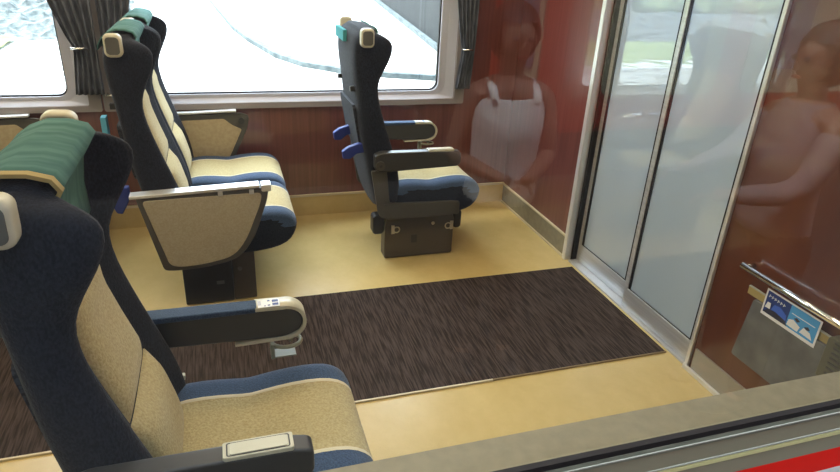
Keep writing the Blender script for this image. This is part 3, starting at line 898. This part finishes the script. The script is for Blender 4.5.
# ------------------------------------------------------------------ platform side (seen only as reflections in the window glass)
PZ = -.20
struct(boxobj('platform', M['platform'], -12, 14, -6.75, -3.02, PZ - .15, PZ))
struct(boxobj('shade_canopy', M['shade_canopy'], -14, 16, -6.2, -4.0, 3.05, 3.15))  # unseen roof slab, added and sized to shade the platform side
struct(boxobj('dark_bed', M['opp_dark'], -16, 16, -9.6, -6.76, -1.35, -1.25))  # dark slab added to close the bright sky gap in the reflections
struct(boxobj('dark_backdrop', M['opp_dark'], -16, 16, -11, -9.61, -1.4, 6.5))  # dark block added to keep bright sky out of the window reflections
root = empty('red_train', (3, -6.95, -.3)); tag(root, 'red train with beige window panels standing across the platform, seen as a reflection', 'train')
TY = -6.9
bm = bmesh.new(); box(bm, .95, 13, TY - 1.5, TY, .13, 2.9); lchild(link('train_body', bm, M['opp_red'], root, bevel=.05), root)
bm = bmesh.new(); box(bm, 1.0, 13, TY - 1.4, TY - .05, -1.2, .128); lchild(link('shaded_skirt', bm, M['opp_dark'], root), root)  # dark lower part, shade on the train body put into its colour
for a, b, wa, wb in ((1.38, 2.6, 1.5, 2.4), (2.9, 4.3, 3.12, 3.55), (4.9, 6.4, 5.1, 6.2)):
    bm = bmesh.new(); ext(bm, rrect(a, b, .47, 1.9, .10), 'y', TY, TY + .02, .004); pn = lchild(link('window_panel', bm, M['opp_beige'], root), root)
    bm = bmesh.new(); ext(bm, rrect(wa, wb, .70, 1.7, .07), 'y', TY + .02, TY + .03, .003); link('train_window', bm, M['opp_pane'], pn)

bm = bmesh.new(); ext(bm, rrect(TY - 1.15, TY - .35, .45, 1.9, .10), 'x', .92, .95, .004); pn = lchild(link('window_panel', bm, M['opp_beige'], root), root)
bm = bmesh.new(); ext(bm, rrect(TY - 1.08, TY - .42, .62, 1.8, .07), 'x', .905, .92, .003); link('train_window', bm, M['opp_pane'], pn)

# ------------------------------------------------------------------ people on the platform (reflections)
def skin_body(name, verts, edges, radii, m, parent, root_i=0, sub=2):
    me = bpy.data.meshes.new(name); me.from_pydata(verts, edges, []); me.update()
    o = bpy.data.objects.new(name, me); COL.objects.link(o)
    o.modifiers.new('skin', 'SKIN'); o.modifiers['skin'].use_smooth_shade = True
    s = o.modifiers.new('sub', 'SUBSURF'); s.levels = sub; s.render_levels = sub
    if not me.skin_vertices: me.skin_vertices.new()
    for i, r in enumerate(radii):
        me.skin_vertices[0].data[i].radius = r if isinstance(r, tuple) else (r, r)
    me.skin_vertices[0].data[root_i].use_root = True
    me.materials.append(m); o.parent = parent
    return o

def chain(V, E, Rr, start, pts):
    prev = start
    for p, r in pts:
        V.append(p); Rr.append(r); E.append((prev, len(V) - 1)); prev = len(V) - 1
    return prev

def person(loc, rot, label, hands, top_m, sleeves, head_turn=0):
    """hands: function side -> (elbow, wrist, palm direction)"""
    root = empty('person', loc); root.rotation_euler.z = rot; tag(root, label, 'person')
    V = [(0, 0, .86)]; E = []; Rr = [(.145, .10)]
    t = chain(V, E, Rr, 0, [((0, 0, .98), (.125, .09)), ((0, .0, 1.10), (.135, .095)), ((0, 0, 1.22), (.15, .095)), ((0, .01, 1.29), (.10, .075)),
                            ((0, .01, 1.345), .048), ((0, -.005, 1.40), .05)])
    neckbase = 4
    hd = chain(V, E, Rr, t, [((0, -.012, 1.46), (.066, .082)), ((0, -.008, 1.515), (.074, .092)), ((0, .0, 1.565), (.06, .075))])
    for s in (-1, 1):
        chain(V, E, Rr, 0, [((s * .085, 0, .80), .092), ((s * .095, -.005, .62), .075), ((s * .10, -.005, .44), .055), ((s * .10, .01, .28), .052), ((s * .10, .015, .09), .036),
                            ((s * .105, -.03, .045), (.038, .035)), ((s * .11, -.13, .03), (.04, .025))])
        el, wr, pd, cd = hands(s)
        sh = Vector((s * .155, .01, 1.27)); el = Vector(el); wr = Vector(wr)
        w_end = chain(V, E, Rr, neckbase, [(tuple(sh), .052), (tuple(sh.lerp(el, .5)), .043), (tuple(el), .036), (tuple(el.lerp(wr, .35)), .036), (tuple(wr), .024)])
        pd = Vector(pd).normalized(); cd = Vector(cd).normalized(); up = pd.cross(cd).normalized()
        palm = wr + pd * .045
        pi_ = chain(V, E, Rr, w_end, [(tuple(palm), (.034, .018))])
    body = skin_body('body', V, E, Rr, M['skin'], root)
    # fingers: separate short chains rooted in the palm
    for s in (-1, 1):
        el, wr, pd, cd = hands(s)
        wr = Vector(wr); pd = Vector(pd).normalized(); cd = Vector(cd).normalized(); across = pd.cross(cd).normalized()
        V2 = []; E2 = []; R2 = []
        for k, ln in enumerate((.066, .075, .070, .056)):
            b0 = wr + pd * .055 + across * (k - 1.5) * .018
            V2.append(tuple(b0)); R2.append(.0095)
            chain(V2, E2, R2, len(V2) - 1, [(tuple(b0 + pd * (.03 + ln * .35)), .0085), (tuple(b0 + pd * (.03 + ln * .62) + cd * .018), .0078), (tuple(b0 + pd * (.03 + ln * .70) + cd * .042), .0068)])
        b0 = wr + pd * .02 - across * .022
        V2.append(tuple(b0)); R2.append(.012)
        chain(V2, E2, R2, len(V2) - 1, [(tuple(b0 + pd * .035 - across * .022), .010), (tuple(b0 + pd * .06 - across * .026 + cd * .015), .0085)])
        fo = skin_body('fingers', V2, E2, R2, M['skin'], body, sub=1)
        fo.location = (0, 0, 0)
    # face and hair
    bm = bmesh.new()
    for s in (-1, 1):
        bmesh.ops.create_icosphere(bm, subdivisions=2, radius=.011, matrix=Matrix.Translation((s * .030, -.092, 1.495)))
    link('eyes', bm, M['dkplastic'], body, smooth=True)
    bm = bmesh.new(); bmesh.ops.create_cone(bm, cap_ends=True, segments=8, radius1=.017, radius2=.006, depth=.045, matrix=Matrix.Translation((0, -.103, 1.468)) @ Matrix.Rotation(.35, 4, 'X'))
    link('nose', bm, M['skin'], body, smooth=True, subsurf=1)
    bm = bmesh.new(); bmesh.ops.create_icosphere(bm, subdivisions=2, radius=1, matrix=Matrix.Translation((0, -.090, 1.430)) @ Matrix.Diagonal((.024, .008, .007, 1)))
    link('mouth', bm, M['opp_red'], body, smooth=True)
    bm = bmesh.new()
    for s in (-1, 1): bmesh.ops.create_icosphere(bm, subdivisions=2, radius=1, matrix=Matrix.Translation((s * .076, .0, 1.48)) @ Matrix.Diagonal((.010, .017, .028, 1)))
    link('ears', bm, M['skin'], body, smooth=True)
    bm = bmesh.new(); bmesh.ops.create_icosphere(bm, subdivisions=4, radius=1, matrix=Matrix.Translation((0, .022, 1.508)) @ Matrix.Diagonal((.100, .112, .118, 1)))
    for v in list(bm.verts):
        if v.co.y < -.045 and v.co.z < 1.545 or v.co.z < 1.42 and v.co.y < .0: bm.verts.remove(v)
    for v in bm.verts:
        v.co += Vector((noise.noise(v.co * 25), noise.noise(v.co * 25 + Vector((5, 0, 0))), 0)) * .008
    link('hair', bm, M['hair'], body, smooth=True)
    # clothing shell: torso
    def shell(name, secs, m):
        bm = bmesh.new(); rings = []
        for z, rx, ry, oy in secs:
            rings.append([bm.verts.new((rx * math.cos(a), oy + ry * math.sin(a), z)) for a in [2 * PI * k / 28 for k in range(28)]])
        for A, B in zip(rings, rings[1:]):
            for k in range(28): bm.faces.new((A[k], A[(k + 1) % 28], B[(k + 1) % 28], B[k]))
        o = link(name, bm, m, body, smooth=True, subsurf=1)
        so_ = o.modifiers.new('thick', 'SOLIDIFY'); so_.thickness = .004
        return o
    shell('top', [(.84, .160, .125, 0), (.92, .150, .118, 0), (1.0, .138, .112, 0), (1.08, .142, .120, -.008), (1.15, .146, .132, -.016), (1.21, .152, .124, -.008), (1.26, .142, .112, 0)] + ([(1.31, .120, .100, .004), (1.345, .080, .075, .008)] if sleeves else [(1.275, .125, .106, 0)]), top_m)
    if not sleeves:
        for s in (-1, 1):
            bm = bmesh.new(); tube(bm, [(s * .085, -.100, 1.25), (s * .088, -.082, 1.30), (s * .088, .01, 1.335), (s * .085, .085, 1.29), (s * .085, .10, 1.25)], .019, 10)
            link('shoulder_strap', bm, top_m, body, smooth=True, subsurf=1)
    if sleeves:
        for s in (-1, 1):
            el, wr, pd, cd = hands(s); sh = Vector((s * .155, .01, 1.27)); el = Vector(el); wr = Vector(wr)
            bm = bmesh.new(); tube(bm, [tuple(sh), tuple(sh.lerp(el, .5)), tuple(el), tuple(el.lerp(wr, .5)), tuple(el.lerp(wr, .9))], [.066, .056, .048, .044, .034], 16)
            link('sleeve', bm, top_m, body, smooth=True, subsurf=1)
    for s in (-1, 1):
        bm = bmesh.new(); tube(bm, [(s * .05, 0, .86), (s * .088, 0, .78), (s * .096, -.005, .62), (s * .10, -.005, .44), (s * .10, .008, .28), (s * .10, .012, .045)], [.115, .112, .09, .072, .066, .062], 18)
        link('trouser_leg', bm, M['jeans'], body, smooth=True, subsurf=1)
        bm = bmesh.new(); bmesh.ops.create_icosphere(bm, subdivisions=3, radius=1, matrix=Matrix.Translation((s * .107, -.07, .038)) @ Matrix.Diagonal((.048, .125, .042, 1)))
        link('shoe', bm, M['dkplastic'], body, smooth=True)
    return root
# woman in white tank top facing the train (+y), hands clasped at the waist: model faces -y, so turned by PI
def clasp(s): return ((s * .215, .03, 1.02), (s * .060, -.185, .985), (-s * .9, -.15, -.15), (0, -.2 * s, -.9) if s > 0 else (0, .5, -.6))
person((-.73, -4.36, PZ), PI + .12, 'woman with short dark hair and white tank top, hands clasped, reflected in the window', clasp, M['tank'], False)
def reach(s):
    if s > 0: return ((.19, -.14, 1.07), (.10, -.36, 1.06), (-.1, -1, .1), (0, -.1, -1))
    return ((-.19, -.10, 1.05), (-.10, -.34, 1.02), (.1, -1, .1), (0, -.1, -1))
person((.24, -3.86, PZ), -PI / 2 + .1, 'person with dark hair and pale long-sleeved shirt, side on, reflected at the right edge', reach, M['shirt'], True)
